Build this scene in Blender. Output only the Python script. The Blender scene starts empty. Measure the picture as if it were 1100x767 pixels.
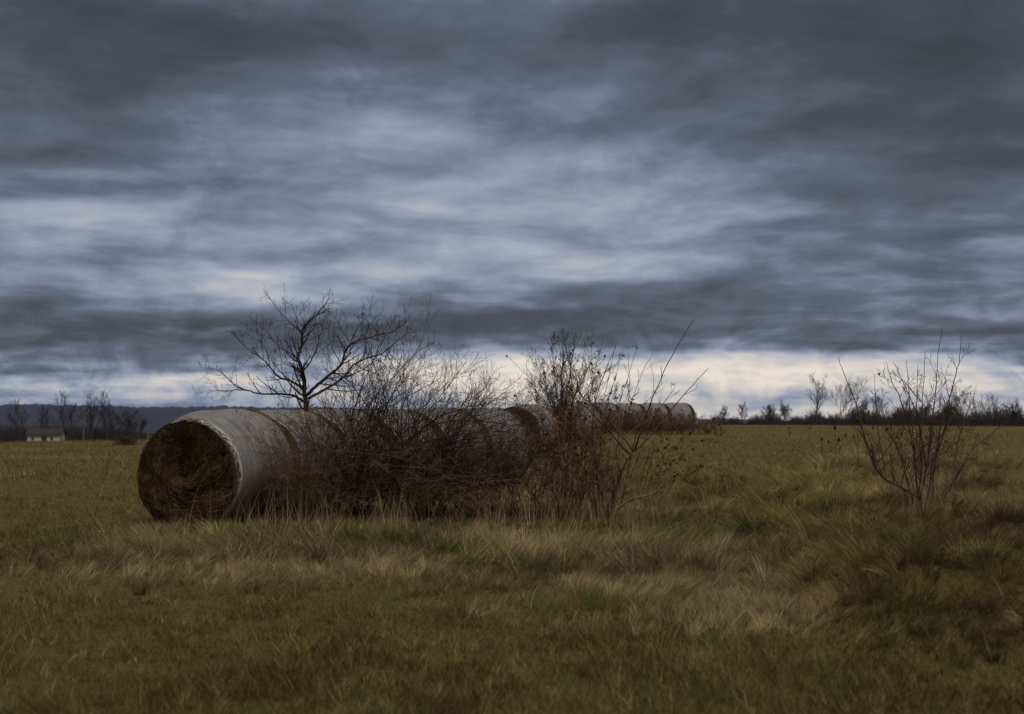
import bpy, math, random
import numpy as np
from mathutils import Vector, Matrix

# ------------------------------------------------------------------ camera
SC = bpy.context.scene
COL = SC.collection
F = 1389.0            # focal length in photo pixels (photo 1100 x 767)
HY = 428.5            # eye-level row of the photo
EYE = 1.65
PITCH = math.atan((HY - 383.5) / F)
cam = bpy.data.cameras.new('camera')
cam.sensor_width = 36.0
cam.lens = 36.0 * F / 1100.0
cam.clip_start = 0.05
cam.clip_end = 30000
cam.dof.use_dof = True
cam.dof.focus_distance = 18.0
cam.dof.aperture_fstop = 2.0
camo = bpy.data.objects.new('camera', cam)
COL.objects.link(camo)
camo.location = (0, 0, EYE)
camo.rotation_euler = (math.pi / 2 + PITCH, 0, 0)
SC.camera = camo

SC.view_settings.view_transform = 'Standard'
SC.view_settings.look = 'None'
SC.view_settings.gamma = 1
SC.view_settings.exposure = 0.4
SC.view_settings.use_curve_mapping = False
SC.cycles.volume_bounces = 1
SC.cycles.max_bounces = 5
SC.cycles.diffuse_bounces = 3
SC.cycles.transparent_max_bounces = 8

# ------------------------------------------------------------------ world
SUN_EL, SUN_AZ = math.radians(58), math.radians(150)   # azimuth from +Y (view direction) clockwise
W = bpy.data.worlds.new('World')
SC.world = W
W.use_nodes = True
nt = W.node_tree
nt.nodes.clear()


class NB:
    """tiny shader-math builder"""
    def __init__(s, nt): s.nt = nt
    def lk(s, v, sock):
        if isinstance(v, (int, float)): sock.default_value = v
        else: s.nt.links.new(v, sock)
    def m(s, op, a, b=0.0, c=0.0, clamp=False):
        n = s.nt.nodes.new('ShaderNodeMath'); n.operation = op; n.use_clamp = clamp
        s.lk(a, n.inputs[0]); s.lk(b, n.inputs[1]); s.lk(c, n.inputs[2])
        return n.outputs[0]
    def add(s, a, b): return s.m('ADD', a, b)
    def sub(s, a, b): return s.m('SUBTRACT', a, b)
    def mul(s, a, b): return s.m('MULTIPLY', a, b)
    def div(s, a, b): return s.m('DIVIDE', a, b)
    def comb(s, x, y, z):
        n = s.nt.nodes.new('ShaderNodeCombineXYZ')
        s.lk(x, n.inputs[0]); s.lk(y, n.inputs[1]); s.lk(z, n.inputs[2]); return n.outputs[0]
    def sep(s, v):
        n = s.nt.nodes.new('ShaderNodeSeparateXYZ'); s.nt.links.new(v, n.inputs[0]); return n.outputs
    def noise(s, vec, scale, detail=4, rough=.5, dist=0.0):
        n = s.nt.nodes.new('ShaderNodeTexNoise')
        n.inputs['Scale'].default_value = scale; n.inputs['Detail'].default_value = detail
        n.inputs['Roughness'].default_value = rough; n.inputs['Distortion'].default_value = dist
        if vec is not None: s.nt.links.new(vec, n.inputs['Vector'])
        return n.outputs['Fac']
    def ramp(s, fac, stops):
        n = s.nt.nodes.new('ShaderNodeValToRGB'); cr = n.color_ramp
        while len(cr.elements) < len(stops): cr.elements.new(0.5)
        for e, (p, c) in zip(cr.elements, stops):
            e.position = p; e.color = (c[0], c[1], c[2], 1) if isinstance(c, tuple) else (c, c, c, 1)
        s.lk(fac, n.inputs[0]); return n.outputs[0]
    def mix(s, f, a, b, mode='MIX'):
        n = s.nt.nodes.new('ShaderNodeMix'); n.data_type = 'RGBA'; n.blend_type = mode
        s.lk(f, n.inputs[0])
        for v, i in ((a, 6), (b, 7)):
            if isinstance(v, tuple): n.inputs[i].default_value = (v[0], v[1], v[2], 1)
            else: s.nt.links.new(v, n.inputs[i])
        return n.outputs[2]


b = NB(nt)
tc = nt.nodes.new('ShaderNodeTexCoord')
dx, dy, dz = b.sep(tc.outputs['Generated'])
zz = b.m('MAXIMUM', dz, 0.0)
zp = b.add(zz, 0.115)
plane = b.comb(b.div(dx, zp), b.div(dy, zp), 0.0)       # cloud deck seen in perspective
# warp noises
w1 = b.sub(b.noise(plane, 0.9, 3, .5), .5)
w2 = b.sub(b.noise(b.comb(b.div(dy, zp), b.div(dx, zp), 3.7), 1.1, 3, .5), .5)
az = b.m('ARCTAN2', dx, dy)
el = b.m('ARCSINE', dz)
u = b.add(az, b.mul(w1, 0.12))
v = b.add(el, b.mul(b.mul(w2, 0.10), b.m('MINIMUM', b.mul(b.add(zz, .02), 6.0), 1.0)))


def lobe(px, py, sx, sy, amp):
    """a broad lighter or darker bank of cloud, centred where photo pixel px,py looks"""
    a0 = math.atan((px - 550) / F); e0 = math.atan((HY - py) / F)
    du = b.mul(b.sub(u, a0), F / sx); dv = b.mul(b.sub(v, e0), F / sy)
    g = b.m('EXPONENT', b.mul(b.add(b.mul(du, du), b.mul(dv, dv)), -1.0))
    return b.mul(g, amp)


base = 0.39
tot = None
LOBES = [
    # dark upper deck
    (120, 75, 260, 70, -0.24), (560, 20, 600, 45, -0.17), (1040, 110, 280, 120, -0.24), (100, 190, 220, 26, -0.10),
    (60, 140, 120, 50, -0.04), (850, 50, 300, 40, -0.08),
    # mid light deck
    (460, 135, 190, 50, 0.12), (520, 235, 320, 60, 0.15), (250, 225, 120, 26, 0.05), (760, 250, 160, 22, 0.08),
    (130, 262, 120, 22, 0.08), (245, 308, 110, 20, 0.30), (450, 295, 130, 14, 0.10), (650, 300, 110, 14, 0.12),
    (900, 300, 160, 18, -0.02), (980, 215, 150, 25, -0.07), (1000, 340, 120, 12, 0.05),
    # dark bank above the horizon
    (120, 362, 260, 28, -0.20), (480, 350, 260, 20, -0.24), (760, 330, 170, 20, -0.16), (960, 368, 200, 15, -0.16),
    (640, 370, 70, 9, -0.10),
    # breaks low in the sky
    (95, 420, 100, 14, 0.16), (250, 434, 300, 16, 0.08), (235, 406, 70, 13, 0.38), (75, 410, 45, 9, 0.10), (330, 425, 90, 14, 0.26), (400, 398, 60, 10, 0.20), (500, 404, 105, 27, 0.54),
    (610, 418, 80, 26, 0.42), (760, 400, 120, 24, 0.42), (900, 404, 150, 20, 0.36), (1050, 412, 120, 20, 0.36),
    (850, 450, 340, 16, 0.42), (720, 432, 180, 14, 0.16), (1000, 440, 150, 12, 0.2),
]
for L in LOBES:
    g = lobe(*L)
    tot = g if tot is None else b.add(tot, g)
n1 = b.sub(b.noise(plane, 1.8, 9, .57, .6), .5)
n2 = b.sub(b.noise(b.comb(b.mul(b.div(dx, zp), 0.7), b.div(dy, zp), 9.1), 4.6, 8, .62, .5), .5)
dirn = b.noise(b.comb(b.mul(az, 1.0), b.mul(el, 2.0), 0.0), 13.0, 10, .62, .7)
n3 = b.sub(dirn, .5)
# torn edges only near the breaks
n4 = b.sub(b.noise(b.comb(az, b.mul(el, 1.7), 4.0), 20.0, 9, .6, 1.2), .5)
low = b.m('EXPONENT', b.mul(zz, -22.0))
# relief: the deck's folds are lit from the brighter sky low ahead
px_a = b.comb(b.div(dx, zp), b.div(dy, zp), 21.0)
px_b = b.comb(b.add(b.div(dx, zp), .03), b.add(b.div(dy, zp), .17), 21.0)
rel = b.sub(b.noise(px_a, 1.1, 6, .52, .3), b.noise(px_b, 1.1, 6, .52, .3))
relc = b.m('MAXIMUM', b.m('MINIMUM', b.mul(rel, 1.0), .12), -.12)
br = b.add(b.add(b.add(base, tot), b.mul(relc, .75)), b.add(b.mul(n1, 0.34), b.add(b.mul(n2, 0.11), b.add(b.mul(n3, 0.29), b.mul(b.mul(n4, low), 1.25)))))
ovh = b.m('MULTIPLY', b.m('SUBTRACT', zz, 0.32, clamp=True), 2.5, clamp=True)
cloud = b.ramp(br, [(0.0, (.036, .040, .048)), (0.16, (.050, .057, .074)), (0.32, (.084, .099, .142)), (0.46, (.157, .188, .257)),
                    (0.60, (.262, .293, .365)), (0.76, (.42, .405, .405)), (1.0, (.62, .565, .49))])
# the deck overhead and behind the camera is an even neutral grey
cloud = b.mix(ovh, cloud, (.27, .265, .26))
sky = nt.nodes.new('ShaderNodeTexSky')
sky.sky_type = 'NISHITA'; sky.sun_disc = False
sky.sun_elevation = SUN_EL; sky.sun_rotation = SUN_AZ
skyc = b.mix(1.0, sky.outputs[0], (.1, .1, .1), 'MULTIPLY')
cl10 = b.mix(0.985, skyc, cloud)
bg = nt.nodes.new('ShaderNodeBackground')
nt.links.new(cl10, bg.inputs[0])
bg.inputs[1].default_value = 1.0
wo = nt.nodes.new('ShaderNodeOutputWorld')
nt.links.new(bg.outputs[0], wo.inputs[0])

# ------------------------------------------------------------------ sun (veiled by the overcast)
sl = bpy.data.lights.new('sun', 'SUN')
sl.energy = 1.5; sl.angle = math.radians(16); sl.color = (1, .90, .76)
so = bpy.data.objects.new('sun', sl); COL.objects.link(so)
so.rotation_euler = Vector((-math.sin(SUN_AZ) * math.cos(SUN_EL), -math.cos(SUN_AZ) * math.cos(SUN_EL), -math.sin(SUN_EL))).to_track_quat('-Z', 'Y').to_euler()

# ------------------------------------------------------------------ helpers
RY = Matrix.Rotation(PITCH, 3, 'X')


def at(px, py, Y):
    """world point at depth Y (m) seen at photo pixel px,py"""
    d = RY @ Vector(((px - 550), F, -(py - 383.5)))
    k = Y / d.y
    return Vector((d.x * k, Y, EYE + d.z * k))


def _hash(ix, iy, seed):
    n = (ix.astype(np.int64) * 374761393 + iy.astype(np.int64) * 668265263 + seed * 1442695041) & 0x7fffffff
    n = ((n ^ (n >> 13)) * 1274126177) & 0x7fffffff
    n = n ^ (n >> 16)
    return (n & 0xffff) / 65535.0


def vnoise(x, y, seed=0):
    x = np.asarray(x, float); y = np.asarray(y, float)
    ix = np.floor(x); iy = np.floor(y)
    fx = x - ix; fy = y - iy
    fx = fx * fx * (3 - 2 * fx); fy = fy * fy * (3 - 2 * fy)
    a = _hash(ix, iy, seed); c = _hash(ix + 1, iy, seed); d = _hash(ix, iy + 1, seed); e = _hash(ix + 1, iy + 1, seed)
    return (a * (1 - fx) + c * fx) * (1 - fy) + (d * (1 - fx) + e * fx) * fy


def fbm(x, y, seed=0, oct=3):
    s = 0; a = .5; t = 0
    for o in range(oct):
        s = s + a * vnoise(x * 2 ** o + o * 17.3, y * 2 ** o - o * 9.1, seed + o); t += a; a *= .5
    return s / t


def sstep(a, b_, x):
    t = np.clip((np.asarray(x, float) - a) / (b_ - a), 0, 1)
    return t * t * (3 - 2 * t)


def tall_mask(x, y):
    """1 where the long uncut straw stands, 0 on the short turf"""
    x = np.asarray(x, float); y = np.asarray(y, float)
    n = (fbm(x * .45, y * .45, 11, 3) - .5)
    # strip in front of the bales and thickets
    near = 12.3 + n * 3.2 - sstep(-1, 5, x) * 4.2
    far = 18.6 + sstep(-3.6, 2, x) * 5 + sstep(2, 6, x) * 4 + n * 5
    m = sstep(near - 1.6, near + 1.2, y) * (1 - sstep(far - 1, far + 1.2, y))
    left = sstep(-5.2, -4.0, x + n * 2.2)
    return m * left


def height(x, y):
    x = np.asarray(x, float); y = np.asarray(y, float)
    d = np.sqrt(x * x + y * y)
    uu = x / np.maximum(y, .1 * d + 1e-6)
    s = .0313 + (.0198 - .0313) * sstep(-.28, .12, uu)
    k = .12
    a = np.clip((EYE - s * d) / k, -600, 600)
    z = np.where(a > 30, 0.0, -k * np.log1p(np.exp(-np.clip(a, -500, 500))))
    z = np.where(a < -30, EYE - s * d, z)
    z = z - sstep(100, 2600, d) * 7 - sstep(90, 300, d) * .35
    # hummocks of matted long grass
    t = tall_mask(x, y)
    warpx = x + .6 * fbm(x * .8, y * .8, 5, 2)
    h = fbm(warpx * 1.25, y * 1.0, 3, 3)
    h2 = np.abs(vnoise(warpx * 2.3 + 7, y * 1.6, 8) - .5) * 2
    big = sstep(0.5, 3.5, x)
    z = z + t * (np.clip(h - .35, 0, 1) * (.08 + .57 * big) + (1 - h2) * (.03 + .15 * big))
    fade = 1 - sstep(30, 60, d)
    z = z + fade * (fbm(x * .5, y * .5, 2, 3) - .5) * .08
    z = z + (1 - sstep(60, 110, d)) * sstep(22, 32, d) * (fbm(x * .11, y * .09, 21, 2) - .5) * .14
    # flat bed under the bales of the near row
    return z


def hz(x, y): return float(height(np.array([x]), np.array([y]))[0])


def newmat(name, rough=.9):
    m = bpy.data.materials.new(name); m.use_nodes = True
    n = m.node_tree; bs = n.nodes['Principled BSDF']
    bs.inputs['Roughness'].default_value = rough
    bs.inputs['Specular IOR Level'].default_value = .15
    return m, NB(n), bs


def objco(bb):
    return bb.nt.nodes.new('ShaderNodeTexCoord').outputs['Object']


def simple(name, c1, c2, scale=5., rough=.9, stretch=(1, 1, 1), bump=0.0, detail=5):
    m, bb, bs = newmat(name, rough)
    mp = bb.nt.nodes.new('ShaderNodeMapping'); mp.inputs['Scale'].default_value = stretch
    bb.nt.links.new(objco(bb), mp.inputs[0])
    f = bb.noise(mp.outputs[0], scale, detail, .6, .3)
    bb.nt.links.new(bb.ramp(f, [(.3, c1), (.7, c2)]), bs.inputs['Base Color'])
    if bump:
        bn = bb.nt.nodes.new('ShaderNodeBump'); bn.inputs['Strength'].default_value = bump
        bn.inputs['Distance'].default_value = .02
        bb.nt.links.new(f, bn.inputs['Height']); bb.nt.links.new(bn.outputs[0], bs.inputs['Normal'])
    return m


def attrmat(name, rough=.8, transl=0.0):
    m, bb, bs = newmat(name, rough)
    a = bb.nt.nodes.new('ShaderNodeAttribute'); a.attribute_name = 'Col'
    bb.nt.links.new(a.outputs['Color'], bs.inputs['Base Color'])
    if transl:
        tr = bb.nt.nodes.new('ShaderNodeBsdfTranslucent'); mx = bb.nt.nodes.new('ShaderNodeMixShader')
        mx.inputs[0].default_value = transl
        bb.nt.links.new(a.outputs['Color'], tr.inputs[0])
        bb.nt.links.new(bs.outputs[0], mx.inputs[1]); bb.nt.links.new(tr.outputs[0], mx.inputs[2])
        bb.nt.links.new(mx.outputs[0], bb.nt.nodes['Material Output'].inputs[0])
    return m


def link(name, me, mat=None, parent=None, smooth=True, loc=None):
    o = bpy.data.objects.new(name, me)
    COL.objects.link(o)
    if mat is not None: me.materials.append(mat)
    if parent is not None:
        o.parent = parent
    if loc is not None: o.location = loc
    if smooth and len(me.polygons): me.polygons.foreach_set('use_smooth', np.ones(len(me.polygons), bool))
    return o


def mesh_np(name, V, T, cols=None, nper=3):
    """V (n,3) float, T (m,nper) int, optional per-vertex colours"""
    me = bpy.data.meshes.new(name)
    V = np.ascontiguousarray(V, np.float32); T = np.ascontiguousarray(T, np.int32)
    me.vertices.add(len(V)); me.vertices.foreach_set('co', V.ravel())
    me.loops.add(T.size); me.loops.foreach_set('vertex_index', T.ravel())
    me.polygons.add(len(T)); me.polygons.foreach_set('loop_start', np.arange(0, T.size, nper, dtype=np.int32))
    if cols is not None:
        at_ = me.color_attributes.new('Col', 'FLOAT_COLOR', 'POINT')
        c4 = np.ones((len(V), 4), np.float32); c4[:, :3] = cols
        at_.data.foreach_set('color', c4.ravel())
    me.update(calc_edges=True)
    return me


def tag(o, label=None, cat=None, group=None, kind=None):
    if label: o['label'] = label
    if cat: o['category'] = cat
    if group: o['group'] = group
    if kind: o['kind'] = kind
    return o


def empty(name, loc, label, cat, group=None):
    o = bpy.data.objects.new(name, None); COL.objects.link(o); o.location = loc
    o.empty_display_size = .2
    return tag(o, label, cat, group)


def tubes(name, branches, sides=4, origin=(0, 0, 0)):
    """branches: list of (points, radii). One mesh of tapering tubes."""
    V = []; T = []; base_ = 0
    groups = {}
    for pts, rad in branches: groups.setdefault(len(pts), []).append((pts, rad))
    org = np.array(origin, float)
    for n, lst in groups.items():
        P = np.array([[tuple(p) for p in l[0]] for l in lst], float) - org
        R = np.array([l[1] for l in lst], float)
        tn = np.zeros_like(P)
        tn[:, 1:-1] = P[:, 2:] - P[:, :-2]; tn[:, 0] = P[:, 1] - P[:, 0]; tn[:, -1] = P[:, -1] - P[:, -2]
        tn /= np.linalg.norm(tn, axis=2, keepdims=True) + 1e-9
        mt = tn.mean(axis=1)
        ref = np.where(np.abs(mt[:, :1]) < .6, np.array([[1., 0, 0]]), np.array([[0, 1., 0]]))[:, None, :]
        e1 = np.cross(tn, ref); e1 /= np.linalg.norm(e1, axis=2, keepdims=True) + 1e-9
        e2 = np.cross(tn, e1)
        ang = np.arange(sides) * 2 * math.pi / sides
        ring = P[:, :, None, :] + R[:, :, None, None] * (np.cos(ang)[None, None, :, None] * e1[:, :, None, :] + np.sin(ang)[None, None, :, None] * e2[:, :, None, :])
        B = len(lst)
        V.append(ring.reshape(-1, 3))
        idx = base_ + np.arange(B * n * sides).reshape(B, n, sides)
        a = idx[:, :-1, :]; c = idx[:, 1:, :]
        q = np.stack([a, np.roll(a, -1, 2), np.roll(c, -1, 2), c], axis=-1).reshape(-1, 4)
        T.append(q)
        base_ += B * n * sides
    return mesh_np(name, np.concatenate(V), np.concatenate(T), nper=4)


def rnd_perp(d, rng):
    while True:
        r = Vector((rng.gauss(0, 1), rng.gauss(0, 1), rng.gauss(0, 1)))
        p = r - d * r.dot(d)
        if p.length > .1: return p.normalized()


def grow(out, p, d, L, r, lv, P, rng):
    """recursive twigs. P: dict with levels, kids, ang, ratio, wob, up, segs"""
    n = P['segs'][min(lv, len(P['segs']) - 1)]
    pts = [Vector(p)]; rad = [r]
    st = L / n; d = d.normalized()
    rt = max(r * P.get('tip', .35), P.get('rmin', .0012))
    for i in range(n):
        w = P['wob']
        d = (d + Vector((rng.gauss(0, w), rng.gauss(0, w), rng.gauss(0, w) + P['up']))).normalized()
        pts.append(pts[-1] + d * st)
        rad.append(r + (rt - r) * (i + 1) / n)
    out[min(lv, len(out) - 1)].append((pts, rad))
    if lv < P['levels']:
        k = P['kids'][min(lv, len(P['kids']) - 1)]
        k = max(1, int(round(k * rng.uniform(.7, 1.3))))
        twigs_on(out, pts, rad, L, k, lv + 1, P, rng)


def twigs_on(out, pts, rad, L, k, lv, P, rng, t0=.2, t1=1.0):
    n = len(pts) - 1
    for j in range(k):
        t = t0 + (t1 - t0) * ((j + rng.random()) / k)
        f = min(t * n, n - 1e-4); i = int(f)
        q = pts[i].lerp(pts[i + 1], f - i)
        dd = (pts[i + 1] - pts[i]).normalized()
        a = math.radians(rng.uniform(*P['ang']))
        nd = dd * math.cos(a) + rnd_perp(dd, rng) * math.sin(a)
        fl = P.get('flat', 1.0)
        nd = Vector((nd.x, nd.y, nd.z)).normalized()
        rr = (rad[i] + (rad[i + 1] - rad[i]) * (f - i)) * P.get('rr', .55)
        ll = L * rng.uniform(*P['ratio']) * (1.15 - .55 * t)
        ll = min(ll, P.get('maxl', 9))
        grow(out, q, nd, ll, max(rr, P.get('rmin', .0012)), lv, P, rng)


def path(pxs, rng=None, n=8, jit=0.0):
    """smooth polyline through world points"""
    pts = [Vector(p) for p in pxs]
    out = []
    for i in range(len(pts) - 1):
        p0 = pts[max(i - 1, 0)]; p1 = pts[i]; p2 = pts[i + 1]; p3 = pts[min(i + 2, len(pts) - 1)]
        for j in range(n):
            t = j / n
            q = .5 * ((2 * p1) + (p2 - p0) * t + (2 * p0 - 5 * p1 + 4 * p2 - p3) * t * t + (3 * p1 - p0 - 3 * p2 + p3) * t ** 3)
            if rng and jit: q = q + Vector((rng.gauss(0, jit), rng.gauss(0, jit), rng.gauss(0, jit)))
            out.append(q)
    out.append(pts[-1])
    return out


def plen(pts): return sum((pts[i + 1] - pts[i]).length for i in range(len(pts) - 1))


def leaves(name, spots, size, rng, origin, cols):
    """curled dry leaves: two-face folded blades hanging from twig points"""
    V = []; T = []; C = []
    for p in spots:
        p = Vector(p) - Vector(origin)
        s = size * rng.uniform(.5, 1.3)
        ax = Vector((rng.gauss(0, .6), rng.gauss(0, .6), rng.uniform(-1.4, .2))).normalized()
        sd = rnd_perp(ax, rng); nn = ax.cross(sd)
        w = s * rng.uniform(.25, .5); cu = s * rng.uniform(.1, .35)
        i = len(V)
        V += [p, p + ax * s * .45 + sd * w + nn * cu, p + ax * s * .5 - nn * cu * .2, p + ax * s * .45 - sd * w + nn * cu, p + ax * s - nn * cu]
        T += [(i, i + 1, i + 2), (i, i + 2, i + 3), (i + 1, i + 4, i + 2), (i + 2, i + 4, i + 3)]
        c = rng.choice(cols); k = rng.uniform(.6, 1.3)
        C += [(c[0] * k, c[1] * k, c[2] * k)] * 5
    return mesh_np(name, np.array([tuple(v_) for v_ in V]), np.array(T), np.array(C))


# ------------------------------------------------------------------ materials
M_BARK = simple('bark_dark', (.016, .012, .010), (.048, .036, .028), 30, .9)
M_TWIG = simple('twig_brown', (.036, .023, .018), (.095, .064, .046), 12, .85)
M_TWIGRED = simple('twig_reddish', (.080, .052, .034), (.19, .125, .078), 8, .85)
M_STEM = simple('weed_stem_golden', (.10, .062, .028), (.27, .175, .080), 9, .85)
M_FARBARK = simple('far_bark', (.030, .026, .025), (.060, .050, .045), 3, .9)
M_LEAF = attrmat('dry_leaf', .8, .25)
M_BLADE = attrmat('grass_blade', .85, .2)
M_HAY = attrmat('hay_strand', .9, 0.1)

# ------------------------------------------------------------------ ground sheet
def build_ground():
    rs = [0.0]
    r = .8
    while r < 9000:
        rs.append(r)
        if r < 6: r *= 1.12
        elif r < 32: r *= 1.011
        elif r < 130: r *= 1.02
        else: r *= 1.07
    rs = np.array(rs)
    fine = np.radians(np.linspace(-36, 36, 420))
    coarse = np.radians(np.linspace(36, 324, 62)[1:-1])
    azs = np.concatenate([fine, coarse])
    A, R = np.meshgrid(azs, rs)
    X = np.sin(A) * R; Y = np.cos(A) * R
    Z = height(X, Y)
    na = len(azs)
    V = np.stack([X, Y, Z], -1).reshape(-1, 3)
    i = np.arange(len(rs) - 1)[:, None] * na; j = np.arange(na)[None, :]
    j2 = (j + 1) % na
    T = np.stack([i + j, i + na + j, i + na + j2, i + j2], -1).reshape(-1, 4)[:, ::-1]
    me = mesh_np('ground', V, T, nper=4)
    m, bb, bs = newmat('field_turf', .95)
    co = objco(bb)
    big = bb.noise(co, .09, 5, .6, .5)
    med = bb.noise(co, .9, 6, .65, .4)
    mp = bb.nt.nodes.new('ShaderNodeMapping'); mp.inputs['Scale'].default_value = (1, .35, 1)
    bb.nt.links.new(co, mp.inputs[0])
    fine_ = bb.noise(mp.outputs[0], 22, 6, .7, .2)
    c1 = bb.ramp(med, [(.25, (.115, .082, .022)), (.48, (.17, .125, .036)), (.62, (.145, .125, .032)), (.8, (.23, .165, .070))])
    c2 = bb.ramp(big, [(.3, (.21, .155, .062)), (.5, (.165, .140, .040)), (.7, (.23, .175, .070))])
    c = bb.mix(.5, c1, c2)
    c = bb.mix(.85, c, bb.ramp(fine_, [(.25, .20), (.75, .95)]), 'MULTIPLY')
    bb.nt.links.new(c, bs.inputs['Base Color'])
    bn = bb.nt.nodes.new('ShaderNodeBump'); bn.inputs['Strength'].default_value = .9; bn.inputs['Distance'].default_value = .06
    bb.nt.links.new(fine_, bn.inputs['Height']); bb.nt.links.new(bn.outputs[0], bs.inputs['Normal'])
    o = link('ground', me, m)
    tag(o, kind='structure')


build_ground()


def build_ridge():
    na = 900
    azs = np.radians(np.linspace(-50, 50, na))
    ds = np.array([2300, 2700, 3100, 3500, 3800, 4000, 4060, 4400, 5200], float)
    prof = np.array([0, .22, .5, .74, .90, 1.0, .985, .8, .0])
    px = 550 + np.tan(azs) * F
    top = np.interp(px, [-200, 40, 140, 240, 330, 440, 560, 700, 800, 1000, 1300], [436, 434.5, 437.3, 437.5, 437.8, 441, 445, 449, 451.5, 451.5, 453])
    ztop = EYE - (top - HY) / F * 4000 / np.cos(azs) * np.cos(azs)
    rn = (fbm(azs * 60, azs * 0 + 3, 31, 3) - .5) * 5 + (vnoise(azs * 900, azs * 0, 4) - .3) * 6.0
    V = []
    for d, p in zip(ds, prof):
        x = np.tan(azs) * d; y = np.full(na, d)
        g = height(x, y) - 6
        k = (vnoise(azs * 700 + d, azs * 0 + d * .01, 6) - .5) * 7 + (fbm(azs * 40, azs * 0 + d * .001, 9, 3) - .5) * 12 * (p < 1)
        V.append(np.stack([x, y, g + (ztop + rn * (p > .9) - g) * p + k * (p > 0) * (p < 1)], -1))
    V = np.concatenate(V)
    i = np.arange(len(ds) - 1)[:, None] * na; j = np.arange(na - 1)[None, :]
    T = np.stack([i + j, i + j + 1, i + na + j + 1, i + na + j], -1).reshape(-1, 4)
    me = mesh_np('hills', V, T, nper=4)
    m = simple('bare_forest', (.014, .015, .022), (.030, .030, .036), .02, 1, (1, .3, 1), 0, 8)
    tag(link('hills', me, m, smooth=False), kind='structure')


build_ridge()

# ------------------------------------------------------------------ grass (uncountable stuff)
NR = np.random.default_rng(7)


def blades(x, y, h, w, a0, a1, az_, col, nseg=3, tipdark=1.0, z=None):
    """ribbons that bend from a0 to a1 (radians off vertical) towards az_"""
    n = len(x)
    if z is None: z = height(x, y) - .008
    hor = np.stack([np.sin(az_), np.cos(az_), np.zeros(n)], -1)
    up = np.array([0, 0, 1.])
    wd = NR.uniform(0, 2 * math.pi, n)
    side = np.stack([np.cos(wd), np.sin(wd) * .5, NR.normal(0, .35, n)], -1)
    side /= np.linalg.norm(side, axis=1, keepdims=True)
    P = np.stack([x, y, z], -1)
    rows = [P - side * w[:, None] * .5, P + side * w[:, None] * .5]
    for s in range(nseg):
        a = a0 + (a1 - a0) * (s + .5) / nseg
        P = P + (h / nseg)[:, None] * (np.cos(a)[:, None] * up + np.sin(a)[:, None] * hor)
        ww = w * (1 - (s + 1) / nseg) * .85
        if s < nseg - 1: rows += [P - side * ww[:, None] * .5, P + side * ww[:, None] * .5]
        else: rows += [P]
    K = len(rows)
    V = np.stack(rows, 1).reshape(-1, 3)
    b0 = np.arange(n)[:, None] * K
    tr = []
    for s in range(nseg - 1):
        q = 2 * s
        tr += [(q, q + 1, q + 3), (q, q + 3, q + 2)]
    q = 2 * (nseg - 1)
    tr += [(q, q + 1, q + 2)]
    T = (b0[:, :, None] + np.array(tr)[None]).reshape(-1, 3)
    C = np.repeat(col, K, axis=0)
    return V, T, C


def join(parts):
    V = []; T = []; C = []; o = 0
    for v_, t, c in parts:
        V.append(v_); T.append(t + o); C.append(c); o += len(v_)
    return np.concatenate(V), np.concatenate(T), np.concatenate(C)


def scatter(n, y0, y1, pw=1.0, marg=.06, extra=1.5):
    """random points in the viewed wedge between depths y0..y1 (plus a margin each side)"""
    t = NR.random(n)
    y = (y0 ** (1 - pw) + t * (y1 ** (1 - pw) - y0 ** (1 - pw))) ** (1 / (1 - pw)) if pw != 1 else y0 * (y1 / y0) ** t
    hw = y * (.40 + marg) + extra
    x = NR.uniform(-1, 1, n) * hw
    return x, y


def pick(cols, idx): return np.array(cols)[idx]


OLIVE = [(.155, .118, .032), (.205, .158, .050), (.125, .116, .028), (.26, .200, .080), (.100, .102, .026)]
STRAW = [(.34, .262, .150), (.25, .182, .095), (.46, .375, .245), (.17, .118, .058), (.30, .238, .115)]
GREEN = [(.085, .105, .024), (.115, .130, .032), (.070, .082, .020), (.150, .150, .045)]


def short_turf(n, y0, y1, hmul, wmul, pw):
    x, y = scatter(n, y0, y1, pw)
    t = tall_mask(x, y)
    k = NR.random(len(x)) > t * .8
    x, y = x[k], y[k]; n = len(x)
    gm = fbm(x * .35 + 3, y * .3, 41, 3)
    fm = fbm(x * 2.6, y * 2.2, 43, 3)
    h = NR.uniform(.045, .12, n) * hmul * (.45 + 2.2 * np.clip(fm - .3, 0, 1) ** 1.2)
    tf = (NR.random(n) < .05) & (fm > .5); h[tf] *= 2.0
    w = NR.uniform(.002, .0045, n) * wmul
    flow = fbm(x * .25, y * .25, 44, 2) * 6.0
    az_ = flow + NR.normal(0, .9, n)
    a0 = NR.uniform(.1, .7, n); a1 = a0 + NR.uniform(.2, 1.1, n)
    r = NR.random(n)
    g = sstep(.45, .60, gm + (fm - .5) * .4)
    br_ = sstep(.48, .62, fbm(x * .6 + 50, y * .5, 47, 3))
    col = pick(OLIVE, NR.integers(0, 5, n))
    sel = r < g * .55
    col[sel] = pick(GREEN, NR.integers(0, 4, sel.sum()))
    sel = r > .72
    col[sel] = pick(STRAW, NR.integers(0, 5, sel.sum())) * .85
    col = col * (1 - br_[:, None] * np.array([[.18, .30, .30]]))
    col = col * NR.uniform(.6, 1.45, n)[:, None] * (.60 + .8 * fm)[:, None]
    # vignette falloff painted into the blade colour: darker near the camera, paler farther out
    dry = sstep(8, 26, y)[:, None]  # depth weight from the painted-dark near turf to the lifted far field
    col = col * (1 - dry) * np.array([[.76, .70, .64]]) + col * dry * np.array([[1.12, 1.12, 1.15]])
    return blades(x, y, h, w, a0, a1, az_, col, 2)


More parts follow.
